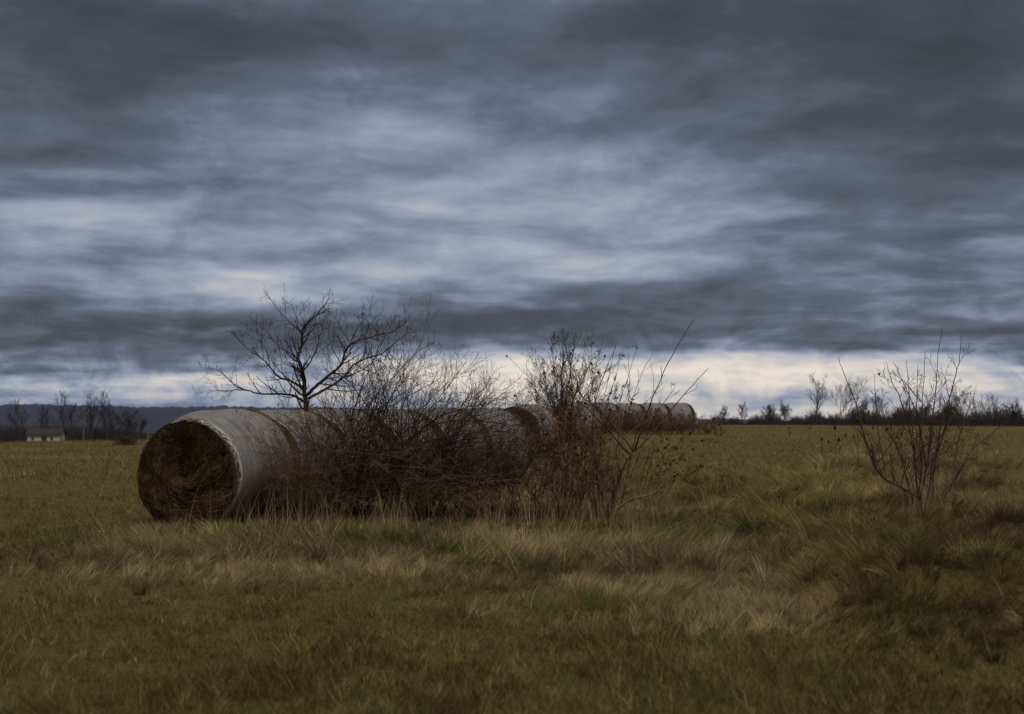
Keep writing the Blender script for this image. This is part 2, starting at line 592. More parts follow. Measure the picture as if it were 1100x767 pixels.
parts = [short_turf(210000, 5.6, 12, 1, 1.15, 1.6), short_turf(160000, 12, 26, 1.1, 1.9, 1.6), short_turf(140000, 26, 95, 1.3, 4.5, 1.3)]
V, T, C = join(parts)
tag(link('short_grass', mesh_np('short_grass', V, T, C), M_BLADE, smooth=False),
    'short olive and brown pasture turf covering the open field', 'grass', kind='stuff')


def drape(x, y, flow, k_=2.6):
    e = .06
    gx = (height(x + e, y) - height(x - e, y)) / (2 * e); gy_ = (height(x, y + e) - height(x, y - e)) / (2 * e)
    return np.arctan2(np.sin(flow) - gx * k_, np.cos(flow) - gy_ * k_)


def grass_cols(x, y, n, cx=None, cy=None):
    """straw or green, decided by the clump a blade belongs to"""
    cx = x if cx is None else cx; cy = y if cy is None else cy
    right = sstep(1.0, 3.5, cx)
    g = sstep(.50, .62, fbm(cx * .55 + 31, cy * .5, 55, 3)) * (.75 - .40 * right) + .08
    foot = np.exp(-((cx + 3.4) / 1.6) ** 2 - ((cy - 15.3) / .9) ** 2) + .9 * np.exp(-((cx + 1.4) / 1.4) ** 2 - ((cy - 15.6) / .9) ** 2)
    g = np.clip(g + .75 * foot, 0, .85) * (.45 + .8 * sstep(.38, .6, fbm(cx * 2.3, cy * 2.0, 61, 2)))
    tone = fbm(cx * .9, cy * .8, 57, 2)
    col = pick(STRAW, NR.integers(0, 5, n))
    col = col * (1 - (.10 + .30 * right[:, None]) * sstep(.35, .7, tone)[:, None]) * np.where(right[:, None] > .5, np.array([[.92, .85, .70]]), np.array([[1., .97, .93]]))
    sel = NR.random(n) < g
    col[sel] = pick(GREEN, NR.integers(0, 4, sel.sum())) * 1.15
    return col


def long_grass(n, y0, y1, wmul):
    x, y = scatter(int(n * 2.2), y0, y1, 1.2)
    t = tall_mask(x, y)
    k = NR.random(len(x)) < t * .8
    x, y = x[k][:n], y[k][:n]; n = len(x)
    right = sstep(1.0, 3.5, x)
    h = NR.uniform(.10, .26, n)
    h *= (1 - .5 * sstep(14.2, 15.8, y) * (1 - right))
    w = NR.uniform(.0025, .005, n) * wmul
    flow = (fbm(x * .62 + 9, y * .5, 53, 2) - .5) * 7.5 + 1.9
    az_ = drape(x, y, flow) + NR.normal(0, .35, n)
    a0 = NR.uniform(.3, .9, n); a1 = a0 + NR.uniform(.5, 1.1, n)
    col = grass_cols(x, y, n) * NR.uniform(.55, 1.0, n)[:, None]
    return blades(x, y, h, w, a0, a1, az_, col, 3)


def tussocks(nc, y0, y1, per, wmul, hmul=1.0):
    """bunches whose blades fan out of one crown and are combed over by the wind"""
    cx, cy = scatter(nc * 3, y0, y1, 1.5)
    t = tall_mask(cx, cy)
    k = NR.random(len(cx)) < t * 1.0
    cx, cy = cx[k][:nc], cy[k][:nc]; nc = len(cx)
    right = sstep(1.0, 3.5, cx)
    ch = NR.uniform(.16, .40, nc) * hmul * (1 - .50 * sstep(14.2, 15.8, cy) * (1 - right)) * (1 - .35 * (1 - sstep(0, 2.5, cy - (12.0 - 4.2 * sstep(-1, 5, cx)))))
    cr = NR.uniform(.04, .12, nc) * hmul
    cflow = drape(cx, cy, (fbm(cx * .62 + 9, cy * .5, 53, 2) - .5) * 7.5 + 1.9) + NR.normal(0, .45, nc)
    cl = NR.uniform(.2, .9, nc) + .35 * right
    cb = NR.uniform(.6, 1.35, nc)
    i = np.repeat(np.arange(nc), per); n = len(i)
    ra = NR.uniform(0, 2 * math.pi, n); rr = np.sqrt(NR.random(n)) * cr[i]
    x = cx[i] + np.cos(ra) * rr; y = cy[i] + np.sin(ra) * rr
    lean = cl[i]
    vx = np.sin(cflow[i]) * lean + np.cos(ra) * .45 + NR.normal(0, .12, n); vy = np.cos(cflow[i]) * lean + np.sin(ra) * .45 + NR.normal(0, .12, n)
    az_ = np.arctan2(vx, vy); mag = np.sqrt(vx ** 2 + vy ** 2)
    a0 = np.clip(mag * .55, 0, 1.1); a1 = a0 + NR.uniform(.4, 1.3, n)
    h = ch[i] * NR.uniform(.55, 1.25, n)
    w = NR.uniform(.003, .0065, n) * wmul
    col = grass_cols(x, y, n, cx[i], cy[i]) * (cb[i] * NR.uniform(.7, 1.3, n))[:, None]
    return blades(x, y, h, w, a0, a1, az_, col, 4)


parts = [long_grass(90000, 7.0, 15, 1), long_grass(90000, 13, 32, 1.5), tussocks(1500, 7.6, 14, 90, 1.0, .9), tussocks(2600, 12, 30, 60, 1.4)]
V, T, C = join(parts)
tag(link('long_grass', mesh_np('long_grass', V, T, C), M_BLADE, smooth=False),
    'long wind-combed straw-coloured grass lying in hummocks in front of the bales', 'grass', kind='stuff')


def turf_tufts(nc, y0, y1, per):
    """scattered coarser tufts on the short turf"""
    cx, cy = scatter(nc, y0, y1, 1.6)
    k = NR.random(nc) > tall_mask(cx, cy)
    cx, cy = cx[k], cy[k]; nc = len(cx)
    i = np.repeat(np.arange(nc), per); n = len(i)
    ra = NR.uniform(0, 2 * math.pi, n); cr = NR.uniform(.03, .10, nc)
    rr = np.sqrt(NR.random(n)) * cr[i]
    x = cx[i] + np.cos(ra) * rr; y = cy[i] + np.sin(ra) * rr
    h = NR.uniform(.07, .17, nc)[i] * NR.uniform(.5, 1.2, n)
    a0 = NR.uniform(.1, .6, n); a1 = a0 + NR.uniform(.3, 1.1, n)
    gsel = (NR.random(nc) < .45)[i]
    col = pick(OLIVE, NR.integers(0, 5, n)); col[gsel] = pick(GREEN, NR.integers(0, 4, gsel.sum()))
    ssel = NR.random(n) < .2; col[ssel] = pick(STRAW, NR.integers(0, 5, ssel.sum()))
    col = col * (NR.uniform(.6, 1.3, nc)[i] * NR.uniform(.7, 1.3, n))[:, None]
    return blades(x, y, h, NR.uniform(.0025, .005, n) * (y / 9) ** .5, a0, a1, ra + NR.normal(0, .5, n), col, 3)


V, T, C = join([turf_tufts(2600, 5.6, 14, 36), turf_tufts(2200, 12, 40, 30)])
tag(link('grass_tufts', mesh_np('grass_tufts', V, T, C), M_BLADE, smooth=False),
    'coarser olive tufts scattered over the short turf', 'grass', kind='stuff')

# ------------------------------------------------------------------ hay bales
R0 = .75


def prof_r(s, L, e0, e1, mid):
    """radius along the bale: slumped shoulders"""
    t = s / L
    r = mid
    a = min(s / .55, 1.0); c = min((L - s) / .45, 1.0)
    r -= (mid - e0) * (1 - a) ** 1.8
    r -= (mid - e1) * (1 - c) ** 2.0
    return r


def bale_point(s, L, th, e0, e1, mid, seed, off=0.0):
    r = prof_r(s, L, e0, e1, mid)
    x = math.cos(th); z = math.sin(th)
    lump = float(vnoise(np.array([th * 1.4 + 20]), np.array([s * 1.7 + seed]), seed)[0]) - .5
    rr = r + off + lump * .045
    zc = r * .985
    zz_ = z * rr
    zq = zc + zz_
    if zq < .14: zq = .14 - (.14 - zq) * .35      # flattened, sagging underside
    wx = x * rr * (1.03 - .02 * z)
    return (wx, s, zq)


def bale_shell(s0, s1, L, e0, e1, mid, seed, off, ns=16, nth=72, caps=False, bulge=.05, ragged=0.0, rag0=1):
    V = []; T = []
    for i in range(ns + 1):
        for j in range(nth):
            s = s0 + (s1 - s0) * i / ns
            if ragged:
                th_ = 2 * math.pi * j / nth
                k0 = float(vnoise(np.array([math.cos(th_) * 4 + 9]), np.array([math.sin(th_) * 4 + 9]), seed + 40)[0]) - .5
                k1 = float(fbm(np.array([math.cos(th_) * 6 + 9]), np.array([math.sin(th_) * 6 + 9]), seed + 50)[0]) - .5
                s += ragged * (k0 * .25 * rag0 * max(0, 1 - i / 3) + k1 * max(0, 1 - (ns - i) / 4))
            V.append(bale_point(min(max(s, .0), L), L, 2 * math.pi * j / nth, e0, e1, mid, seed, off))
    for i in range(ns):
        for j in range(nth):
            a = i * nth + j; c = i * nth + (j + 1) % nth
            T.append((a, c, c + nth)); T.append((a, c + nth, a + nth))
    if caps:
        for side in (0, 1):
            row = 0 if side == 0 else ns * nth
            s = s0 if side == 0 else s1
            sg = -1 if side == 0 else 1
            cz = prof_r(s, L, e0, e1, mid) * .985
            prev = row
            K = 7
            for k in range(1, K + 1):
                f = 1 - k / (K + .0)
                start = len(V)
                if k < K:
                    for j in range(nth):
                        p = V[row + j]
                        n_ = (float(vnoise(np.array([p[0] * f * 7 + 9]), np.array([(p[2] - cz) * f * 7]), seed + 3)[0]) - .5) * .05
                        V.append((p[0] * f, s + sg * (bulge * (1 - f ** 3) + n_), cz + (p[2] - cz) * f))
                    for j in range(nth):
                        a = prev + j; c = prev + (j + 1) % nth; d = start + j; e = start + (j + 1) % nth
                        if sg < 0: T += [(a, d, e), (a, e, c)]
                        else: T += [(a, e, d), (a, c, e)]
                    prev = start
                else:
                    V.append((0, s + sg * bulge * .6, cz))
                    for j in range(nth):
                        a = prev + j; c = prev + (j + 1) % nth
                        T.append((a, start, c) if sg < 0 else (a, c, start))
    return np.array(V), np.array(T)


HAYC = np.array([(.12, .074, .032), (.19, .122, .052), (.072, .044, .020), (.30, .205, .098), (.034, .021, .011), (.145, .090, .038)])


def hay_strands(n, s, L, e0, e1, mid, seed, sg, fly=300):
    """wisps of hay lying in a rough spiral on an end face, plus loose ends round the rim"""
    rng = np.random.default_rng(seed)
    rf = prof_r(s, L, e0, e1, mid); cz = rf * .985
    rad = np.sqrt(rng.random(n)) * rf * 1.035
    th = rng.random(n) * 2 * math.pi
    px = rad * np.cos(th); pz = rad * np.sin(th)
    m_ = fbm(px * 2.6 + 5, pz * 2.6, seed, 3)
    ang = th + math.pi / 2 + (m_ - .5) * 4.6 * np.clip(1.15 - rad / rf, .35, 1) + rng.normal(0, .33, n)
    ln = rng.uniform(.06, .22, n)
    ny = .078 * np.clip(1 - (rad / rf) ** 3, 0, 1) + .004 + rng.uniform(.0, .03, n) + .085 * np.clip(fbm(px * 6 + pz * 3 + 2, pz * 6 - px * 2, seed + 5, 3) - .38, 0, 1)
    w = rng.uniform(.0025, .006, n)
    rows = []
    curl = rng.normal(0, .8, n)
    x_, z_ = px.copy(), pz.copy(); yo = ny.copy()
    drop = rng.normal(0, .4, n) * .05
    for k in range(4):
        a = ang + curl * k / 3
        wx = -np.sin(a) * w * .5; wz = np.cos(a) * w * .5
        yy = s + sg * (yo + .03 * math.sin(k / 3 * math.pi) + np.maximum(drop, 0) * k / 3)
        zq = np.maximum(cz + z_, .02)
        rows.append(np.stack([x_ - wx, yy, zq - wz], -1)); rows.append(np.stack([x_ + wx, yy + .002, zq + wz], -1))
        x_ = x_ + np.cos(a) * ln / 3; z_ = z_ + np.sin(a) * ln / 3
        rr = np.sqrt(x_ ** 2 + z_ ** 2); f = np.minimum(1, rf * 1.045 / np.maximum(rr, 1e-6)); x_ *= f; z_ *= f
    V = np.stack(rows, 1).reshape(-1, 3)
    b0 = np.arange(n)[:, None] * 8
    T = []
    for q in (0, 2, 4): T += [(q, q + 1, q + 3), (q, q + 3, q + 2)]
    T = (b0[:, :, None] + np.array(T)[None]).reshape(-1, 3)
    ci = np.clip(((fbm(px * 8 + pz * 4 + 2, pz * 8 - px * 3, seed + 5, 3) - .5) * 6 + 2.3 + rng.normal(0, 1.2, n)).astype(int), 0, 5)
    c = .72 * HAYC[np.array([4, 2, 0, 5, 1, 3])[ci]] * rng.uniform(.6, 1.25, n)[:, None]
    dark = 1 - .0 * np.exp(-((px - .12) / .28) ** 2 - ((pz + .1) / .25) ** 2)   # damp rotted hollow near the core
    C = np.repeat(c * dark[:, None], 8, axis=0)
    return V, T, C


def rim_strands(n, s, L, e0, e1, mid, seed, width=.2, sg=-1):
    rng = np.random.default_rng(seed)
    V = []; T = []; C = []
    for i in range(n):
        th = rng.uniform(-.3, math.pi + .3); ss = min(max(s - sg * rng.uniform(-.01, width), .0), L)
        p = Vector(bale_point(ss, L, th, e0, e1, mid, seed, .004))
        nrm = Vector((math.cos(th), 0, math.sin(th)))
        tg = Vector((-math.sin(th), 0, math.cos(th))) * rng.choice((-1, 1))
        d = (tg + nrm * rng.uniform(-.05, .35) + Vector((0, sg * rng.uniform(-.5, .6), 0))).normalized()
        ln = rng.uniform(.05, .16)
        w = Vector((0, 1, 0)).cross(d) * .0035 + Vector((0, .002, 0))
        q = p + d * ln * .5 + nrm * .01; e = p + d * ln - nrm * rng.uniform(-.01, .03) - Vector((0, 0, .015))
        k = len(V)
        V += [p - w, p + w, q - w, q + w, e]
        T += [(k, k + 1, k + 3), (k, k + 3, k + 2), (k + 2, k + 3, k + 4)]
        c = HAYC[rng.integers(0, 6)] * rng.uniform(.6, 1.2)
        C += [tuple(c)] * 5
    return np.array([tuple(v_) for v_ in V]), np.array(T), np.array(C)


def net_material():
    m, bb, bs = newmat('net_wrap_white', .65)
    co = objco(bb)
    x, y, z = bb.sep(co)
    ang = bb.m('ARCTAN2', bb.sub(z, .74), x)
    arc = bb.mul(ang, .76)
    # knitted threads: close longitudinal threads and zig-zag links between them
    t1 = bb.m('ABSOLUTE', bb.m('SINE', bb.mul(y, math.pi / .042)))
    zig = bb.m('ABSOLUTE', bb.m('SINE', bb.add(bb.mul(arc, math.pi / .05), bb.mul(y, 36.0))))
    zig2 = bb.m('ABSOLUTE', bb.m('SINE', bb.sub(bb.mul(arc, math.pi / .05), bb.mul(y, 36.0))))
    th = bb.m('MAXIMUM', bb.m('GREATER_THAN', t1, .86), bb.m('MAXIMUM', bb.m('GREATER_THAN', zig, .94), bb.m('GREATER_THAN', zig2, .94)))
    patch = bb.noise(co, 2.6, 6, .65, .6)
    streak_v = bb.comb(bb.mul(x, 1.2), bb.mul(y, 9.0), bb.mul(z, 1.2))
    streak = bb.noise(streak_v, 3.0, 6, .6, .3)
    cover = bb.add(bb.mul(th, .26), bb.add(bb.mul(patch, .75), bb.mul(streak, .25)))
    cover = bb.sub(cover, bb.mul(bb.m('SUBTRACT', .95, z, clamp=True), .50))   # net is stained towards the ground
    netc = bb.ramp(streak, [(.3, (.125, .134, .148)), (.7, (.255, .268, .29))])
    hayc = bb.ramp(patch, [(.3, (.095, .062, .040)), (.7, (.17, .120, .080))])
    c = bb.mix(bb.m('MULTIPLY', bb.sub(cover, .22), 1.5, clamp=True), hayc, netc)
    # two faint pink marker threads
    for yy in (.80, 1.02):
        f = bb.m('LESS_THAN', bb.m('ABSOLUTE', bb.sub(bb.add(y, bb.mul(bb.sub(streak, .5), .05)), yy)), .012)
        c = bb.mix(bb.mul(f, .35), c, (.42, .19, .17))
    # doubled selvedge at the net edge
    f = bb.m('LESS_THAN', bb.m('ABSOLUTE', bb.sub(bb.add(y, bb.mul(bb.sub(patch, .5), .05)), .075)), .030)
    c = bb.mix(bb.mul(f, .6), c, (.44, .44, .45))
    bb.nt.links.new(c, bs.inputs['Base Color'])
    bn = bb.nt.nodes.new('ShaderNodeBump'); bn.inputs['Strength'].default_value = .5; bn.inputs['Distance'].default_value = .012
    bb.nt.links.new(bb.add(th, bb.mul(streak, 2.0)), bn.inputs['Height']); bb.nt.links.new(bn.outputs[0], bs.inputs['Normal'])
    return m


M_NET = net_material()
m_, bb, bs = newmat('hay_core', .95)
co = objco(bb)
f1 = bb.noise(co, 9, 7, .7, 1.2)
bb.nt.links.new(bb.ramp(f1, [(.3, (.022, .014, .008)), (.5, (.058, .038, .020)), (.72, (.11, .076, .040))]), bs.inputs['Base Color'])
bn = bb.nt.nodes.new('ShaderNodeBump'); bn.inputs['Strength'].default_value = 1; bn.inputs['Distance'].default_value = .05
bb.nt.links.new(f1, bn.inputs['Height']); bb.nt.links.new(bn.outputs[0], bs.inputs['Normal'])
M_HAYCORE = m_


def make_bale(seed, L, e0, e1, mid, nface, label, hero=False):
    root = empty('hay_bale', (0, 0, 0), label, 'hay bale')
    V, T = bale_shell(0, L, L, e0, e1, mid, seed, 0, 14, 64, True, .08)
    hay = link('hay', mesh_np('hay', V, T), M_HAYCORE, root)
    V, T = bale_shell(.012 if hero else .09, L - .22, L, e0, e1, mid, seed, .008, 16, 96, ragged=.24, rag0=.12 if hero else 1)
    net = link('net_wrap', mesh_np('net_wrap', V, T), M_NET, root)
    ps = [hay_strands(nface, 0, L, e0, e1, mid, seed + 1, -1), rim_strands(350 if not hero else 260, 0, L, e0, e1, mid, seed + 2, .06, -1),
          rim_strands(1500, L, L, e0, e1, mid, seed + 3, .24, 1)]
    V, T, C = join(ps)
    link('loose_hay', mesh_np('loose_hay', V, T, C), M_HAY, root, smooth=False)
    return root


def copy_tree(o, parent=None):
    c = o.copy(); COL.objects.link(c)
    if parent is not None: c.parent = parent
    for ch in list(o.children): copy_tree(ch, c)
    return c


def put_bale(root, x, y, heading):
    root.location = (x, y, hz(x, y) - .02)
    root.rotation_euler = (0, 0, -math.radians(heading))


near_labels = [
    'round hay bale nearest the camera, dark rotting face open at the left',
    'round bale directly behind the nearest one with the open dark face',
    'third round bale of the near row, grey net seen through reddish twigs',
    'round bale in the middle of the near row, hidden behind the densest bare shrub',
    'netted round bale behind the bare shrub, last but one of the near row',
    'last netted bale of the near row, its far edge above the dark thicket',
]
hero = make_bale(17, 1.60, .668, .71, .752, 16000, near_labels[0], True)
gen = make_bale(23, 1.60, .705, .71, .75, 2500, near_labels[1])
x, y = -4.14, 16.55
heads = [17.5, 19.5, 22.5, 26, 29, 31]
NEAR = []
for i, hd in enumerate(heads):
    r = hero if i == 0 else (gen if i == 1 else copy_tree(gen))
    r['label'] = near_labels[i]; r['group'] = 'round hay bales of the near row'
    put_bale(r, x, y, hd)
    r.scale = (1, 1, 1) if i == 0 else (1 + .02 * math.sin(i * 2.1), 1, 1 + .02 * math.cos(i * 1.7))
    NEAR.append((x, y, hd))
    x += 1.61 * math.sin(math.radians(hd)); y += 1.61 * math.cos(math.radians(hd))
for (x, y, hd, lab) in [(.05, 35.2, 24, 'lone netted bale just behind the end of the near row'),
                        (1.93, 50.0, 50, 'brown-faced bale standing between the two rows behind the leafy weeds')]:
    r = copy_tree(gen); r['label'] = lab; r['group'] = 'round hay bales between the rows'
    put_bale(r, x, y, hd)
far_labels = [
    'leftmost bale of the far row, half hidden behind the leafy weeds',
    'second bale from the left in the far row, seen between the weed stems',
    'middle bale of the far row with reddish brush at its foot',
    'far bale second from the right end of the far row',
    'last bale at the right end of the far row against pale sky',
]
x, y = 2.45, 64.8
for i in range(5):
    r = copy_tree(gen)
    r['label'] = far_labels[i]; r['group'] = 'round hay bales of the far row'
    put_bale(r, x, y, 58 + i * .8)
    r.scale = (1, 1, 1 + .015 * math.cos(i * 1.7))
    x += 1.62 * math.sin(math.radians(58)); y += 1.62 * math.cos(math.radians(58))

# ------------------------------------------------------------------ bare tree behind the bales
def finish_plant(name, out, split, base_, label, cat, mats, names=('trunk', 'crown'), group=None, sides=(6, 3), leafspots=None, leafcols=None, leafsize=.04, rng=None):
    root = empty(name, base_, label, cat, group)
    a = [br_ for lv in out[:split] for br_ in lv]; c = [br_ for lv in out[split:] for br_ in lv]
    if a: link(names[0], tubes(names[0], a, sides[0], base_), mats[0], root)
    if c: link(names[1], tubes(names[1], c, sides[1], base_), mats[1], root)
    if leafspots: link('dry_leaves', leaves('dry_leaves', leafspots, leafsize, rng, base_, leafcols), M_LEAF, root, smooth=False)
    return root


def taper(r0, r1, n): return [r0 + (r1 - r0) * (i / (n - 1)) for i in range(n)]


def limb_tree(name, limbs, Y, P, seed, label, cat, kid_density, group=None, jit=.012, **kw):
    """limbs: (list of (px,py,dY), r0, r1). traced limbs get generated twigs"""
    rng = random.Random(seed)
    out = [[], [], [], [], []]
    for pts, r0, r1 in limbs:
        w = path([at(px, py, Y + d_) for px, py, d_ in pts], rng, 5, jit)
        rad = taper(r0, r1, len(w))
        out[0].append((w, rad))
        L = plen(w)
        k = int(L * kid_density)
        if k: twigs_on(out, w, rad, P['len'], k, 1, P, rng, t0=.12)
    p0 = at(*limbs[0][0][0][:2], Y + limbs[0][0][0][2])
    base_ = (p0.x, p0.y, hz(p0.x, p0.y) - .03)
    return out, base_, rng


TY = 23.5
tx = at(328, 440, TY)
gy = HY + (EYE - hz(tx.x, TY)) / TY * F
limbs = [
    ([(328, gy + 3, 0), (328, 470, 0), (328, 437, 0), (327, 412, 0), (325, 400, 0), (320, 385, .1), (324, 372, .2), (325, 355, .2), (332, 345, .2), (342, 336, .3), (355, 319, .3)], .055, .005),
    ([(325, 356, .2), (316, 350, .1), (303, 338, 0), (294, 326, -.1), (289, 319, -.1)], .010, .003),
    ([(326, 352, .2), (320, 345, .3), (316, 335, .3), (314, 326, .3)], .008, .003),
    ([(328, 425, 0), (342, 413, -.2), (355, 402, -.3), (367, 391, -.4), (370, 380, -.4), (376, 370, -.5), (390, 364, -.5), (410, 359, -.6), (425, 355, -.7), (437, 345, -.7)], .030, .004),
    ([(331, 428, 0), (350, 418, .3), (368, 406, .5), (380, 392, .6), (396, 384, .6), (410, 380, .7), (425, 368, .7), (440, 357, .7)], .028, .004),
    ([(327, 432, 0), (315, 425, -.3), (300, 423, -.5), (280, 423, -.6), (262, 419, -.7), (240, 420, -.8), (224, 419, -.9)], .026, .003),
    ([(326, 418, 0), (312, 409, .3), (298, 404, .4), (290, 394, .5), (282, 386, .5), (268, 376, .6), (253, 362, .6)], .024, .003),
    ([(262, 419, -.7), (252, 413, -.8), (240, 402, -.9), (222, 393, -1)], .009, .0025),
    ([(283, 387, .5), (281, 372, .6), (277, 358, .6), (272, 349, .7)], .007, .0025),
    ([(290, 394, .5), (286, 378, .4), (280, 365, .4)], .007, .0025),
    ([(325, 400, 0), (334, 388, -.3), (340, 374, -.4), (345, 356, -.4), (352, 337, -.5)], .014, .003),
    ([(320, 385, .1), (308, 378, .4), (298, 370, .5), (288, 356, .5)], .010, .003),
    ([(376, 380, .6), (377, 368, .6), (384, 352, .5), (397, 337, .5)], .008, .003),
    ([(367, 392, -.4), (360, 380, -.5), (355, 368, -.6), (352, 352, -.6)], .009, .003),
    ([(326, 408, 0), (316, 396, -.5), (303, 388, -.7), (300, 372, -.8)], .012, .003),
    ([(370, 405, .5), (388, 398, .4), (402, 386, .4), (412, 366, .3)], .010, .003),
    ([(376, 370, -.5), (372, 360, -.5), (362, 350, -.4)], .007, .003),
    ([(390, 364, -.5), (396, 350, -.6), (392, 338, -.6)], .006, .003),
]
P = dict(levels=3, kids=[5, 3, 2], ang=(25, 65), ratio=(.35, .8), wob=.06, up=.09, segs=[6, 4, 3], rr=.5, rmin=.0020, tip=.5, len=.75, maxl=.6)
out, base_, rng = limb_tree('bare_tree', limbs, TY, P, 5, '', '', 8.5, jit=.005)
finish_plant('bare_tree', out, 1, base_, 'small bare spreading tree behind the near bales, dark crown wide against the cloud', 'tree', (M_BARK, M_BARK), sides=(7, 4))

# hazy tree further back, between the two rows
TY2 = 44
rng = random.Random(77)
out = [[], [], [], [], []]
tb = at(603, 440, TY2); tb.z = hz(tb.x, TY2)
for px_, py_, r0 in [(603, 395, .05), (592, 372, .035), (618, 366, .035), (575, 385, .03), (635, 385, .03), (585, 400, .03), (625, 405, .03), (570, 410, .02), (645, 400, .02), (605, 362, .03)]:
    q = at(px_, py_, TY2 + rng.uniform(-.7, .7))
    w = path([tb, tb.lerp(q, .45) + Vector((0, 0, .25)), q], rng, 4, .02)
    rad = taper(r0, .008, len(w)); out[0].append((w, rad))
    P2 = dict(levels=3, kids=[7, 4, 2], ang=(20, 55), ratio=(.4, .8), wob=.07, up=.10, segs=[5, 4, 3], rr=.6, rmin=.0045, tip=.6, len=1.0, maxl=.9)
    twigs_on(out, w, rad, 1.15, 18, 1, P2, rng, t0=.3)
finish_plant('bushy_tree', out, 1, tuple(tb), 'bushy bare tree with fine upright shoots beyond the leafy weeds between the bale rows', 'tree', (M_FARBARK, M_FARBARK), sides=(6, 3))

# ------------------------------------------------------------------ shrubs in front of the bales
def thicket(name, Y, bases, label, n_stem, len_px, P, seed, mats, tgt, leafn=0, leafcols=None, leafsize=.04, dY=.5, group=None, sides=(5, 3), r=(.006, .012), names=('stems', 'twigs'), cat='shrub'):
    """many stems from a root zone reaching target pixels tgt: list of (px,py,spreadx,spready,weight)"""
    rng = random.Random(seed)
    out = [[], [], [], [], []]
    ws = [t[4] for t in tgt]
    bx = sum(b_[0] for b_ in bases) / len(bases)
    for i in range(n_stem):
        b_ = rng.choice(bases)
        yb = Y + rng.uniform(-dY, dY) * .5
        p = at(rng.gauss(b_[0], b_[1]), 500, yb); p.z = hz(p.x, p.y) - .02
        t = rng.choices(tgt, ws)[0]
        q = at(rng.gauss(t[0], t[2]), rng.gauss(t[1], t[3]), Y + rng.uniform(-dY, dY) * 1.6)
        q.z = max(q.z, p.z + .25)
        side = q - p
        midp = p.lerp(q, .5) + Vector((-side.x * rng.uniform(.02, .22), 0, abs(side.x) * rng.uniform(.05, .3)))
        w = path([p, midp, q], rng, 4, .010)
        L = plen(w)
        rad = taper(rng.uniform(*r), P.get('rmin', .0015) * 1.2, len(w))
        out[0].append((w, rad))
        twigs_on(out, w, rad, L * len_px, max(2, int(L * P['dens'])), 1, P, rng, t0=.15)
    base_ = at(bx, 500, Y); base_ = (base_.x, base_.y, hz(base_.x, base_.y) - .02)
    ls = []
    if leafn:
        cand = [pt for lv in out[0:] for br_ in lv for pt in br_[0][1:] if pt.z > base_[2] + .35]
        ls = [rng.choice(cand) for _ in range(leafn)]
    return finish_plant(name, out, 1, base_, label, cat, mats, names, group, sides, ls, leafcols, leafsize, rng)


PT = dict(levels=3, kids=[4, 3, 2], ang=(20, 60), ratio=(.4, .95), wob=.065, up=.06, segs=[6, 4, 3], rr=.6, rmin=.0018, tip=.5, dens=7, maxl=.9)
thicket('bare_shrub', 17.3, [(395, 12), (418, 14), (372, 12), (350, 8), (445, 14)],
        'largest bare shrub, a dense dark tangle arching over the middle of the near bales', 52, .36, PT, 101, (M_BARK, M_TWIG),
        [(335, 432, 14, 14, 1.2), (365, 408, 14, 16, 1.5), (400, 396, 15, 14, 2), (440, 390, 16, 12, 2.4), (475, 396, 16, 12, 2.4), (510, 412, 16, 14, 2),
         (540, 430, 14, 14, 1.5), (300, 462, 16, 18, 1.2), (565, 452, 12, 16, 1), (430, 440, 60, 24, 2)], r=(.008, .020))
PR = dict(levels=3, kids=[4, 4, 2], ang=(25, 65), ratio=(.35, .8), wob=.085, up=.03, segs=[5, 4, 3], rr=.6, rmin=.0016, tip=.5, dens=7, maxl=.45)
thicket('bramble_bush', 16.9, [(352, 12), (325, 12)],
        'low reddish bramble reaching left across the grey net of the nearest bale', 38, .36, PR, 102, (M_TWIGRED, M_TWIGRED),
        [(262, 470, 16, 16, 1.2), (285, 500, 22, 20, 2), (310, 465, 22, 18, 2), (340, 450, 20, 18, 2), (350, 500, 25, 22, 2), (265, 500, 14, 14, 1)], r=(.004, .008), cat='bush')
thicket('dark_thicket', 17.6, [(470, 20), (515, 20), (560, 18), (440, 18)],
        'low dark thicket of crowded twigs between the largest shrub and the leafy weeds', 72, .32, PR, 103, (M_TWIG, M_TWIG),
        [(470, 502, 30, 16, 2), (520, 500, 26, 16, 2), (560, 490, 20, 16, 2), (592, 478, 14, 24, 2.6), (440, 500, 30, 20, 2), (600, 505, 15, 15, 1), (545, 455, 18, 14, .4), (582, 445, 10, 14, 1.2)], r=(.004, .008), cat='bush')
thicket('red_brush', 17.2, [(300, 20), (345, 20), (390, 20), (430, 15), (480, 20), (530, 20)],
        'knee-high red-brown brush packed along the foot of the near bales', 62, .30, PR, 104, (M_TWIGRED, M_TWIGRED),
        [(320, 525, 40, 12, 2), (370, 515, 34, 16, 2.4), (430, 515, 34, 16, 2.4), (500, 515, 40, 16, 2.4), (560, 510, 30, 16, 2)], r=(.003, .006), cat='bush')
LEAFC = [(.13, .060, .024), (.085, .038, .018), (.18, .10, .045), (.06, .03, .016), (.22, .14, .07)]
PW = dict(levels=3, kids=[3, 3, 2], ang=(15, 50), ratio=(.25, .6), wob=.08, up=.06, segs=[5, 4], rr=.6, rmin=.0018, tip=.5, dens=4, maxl=.4)
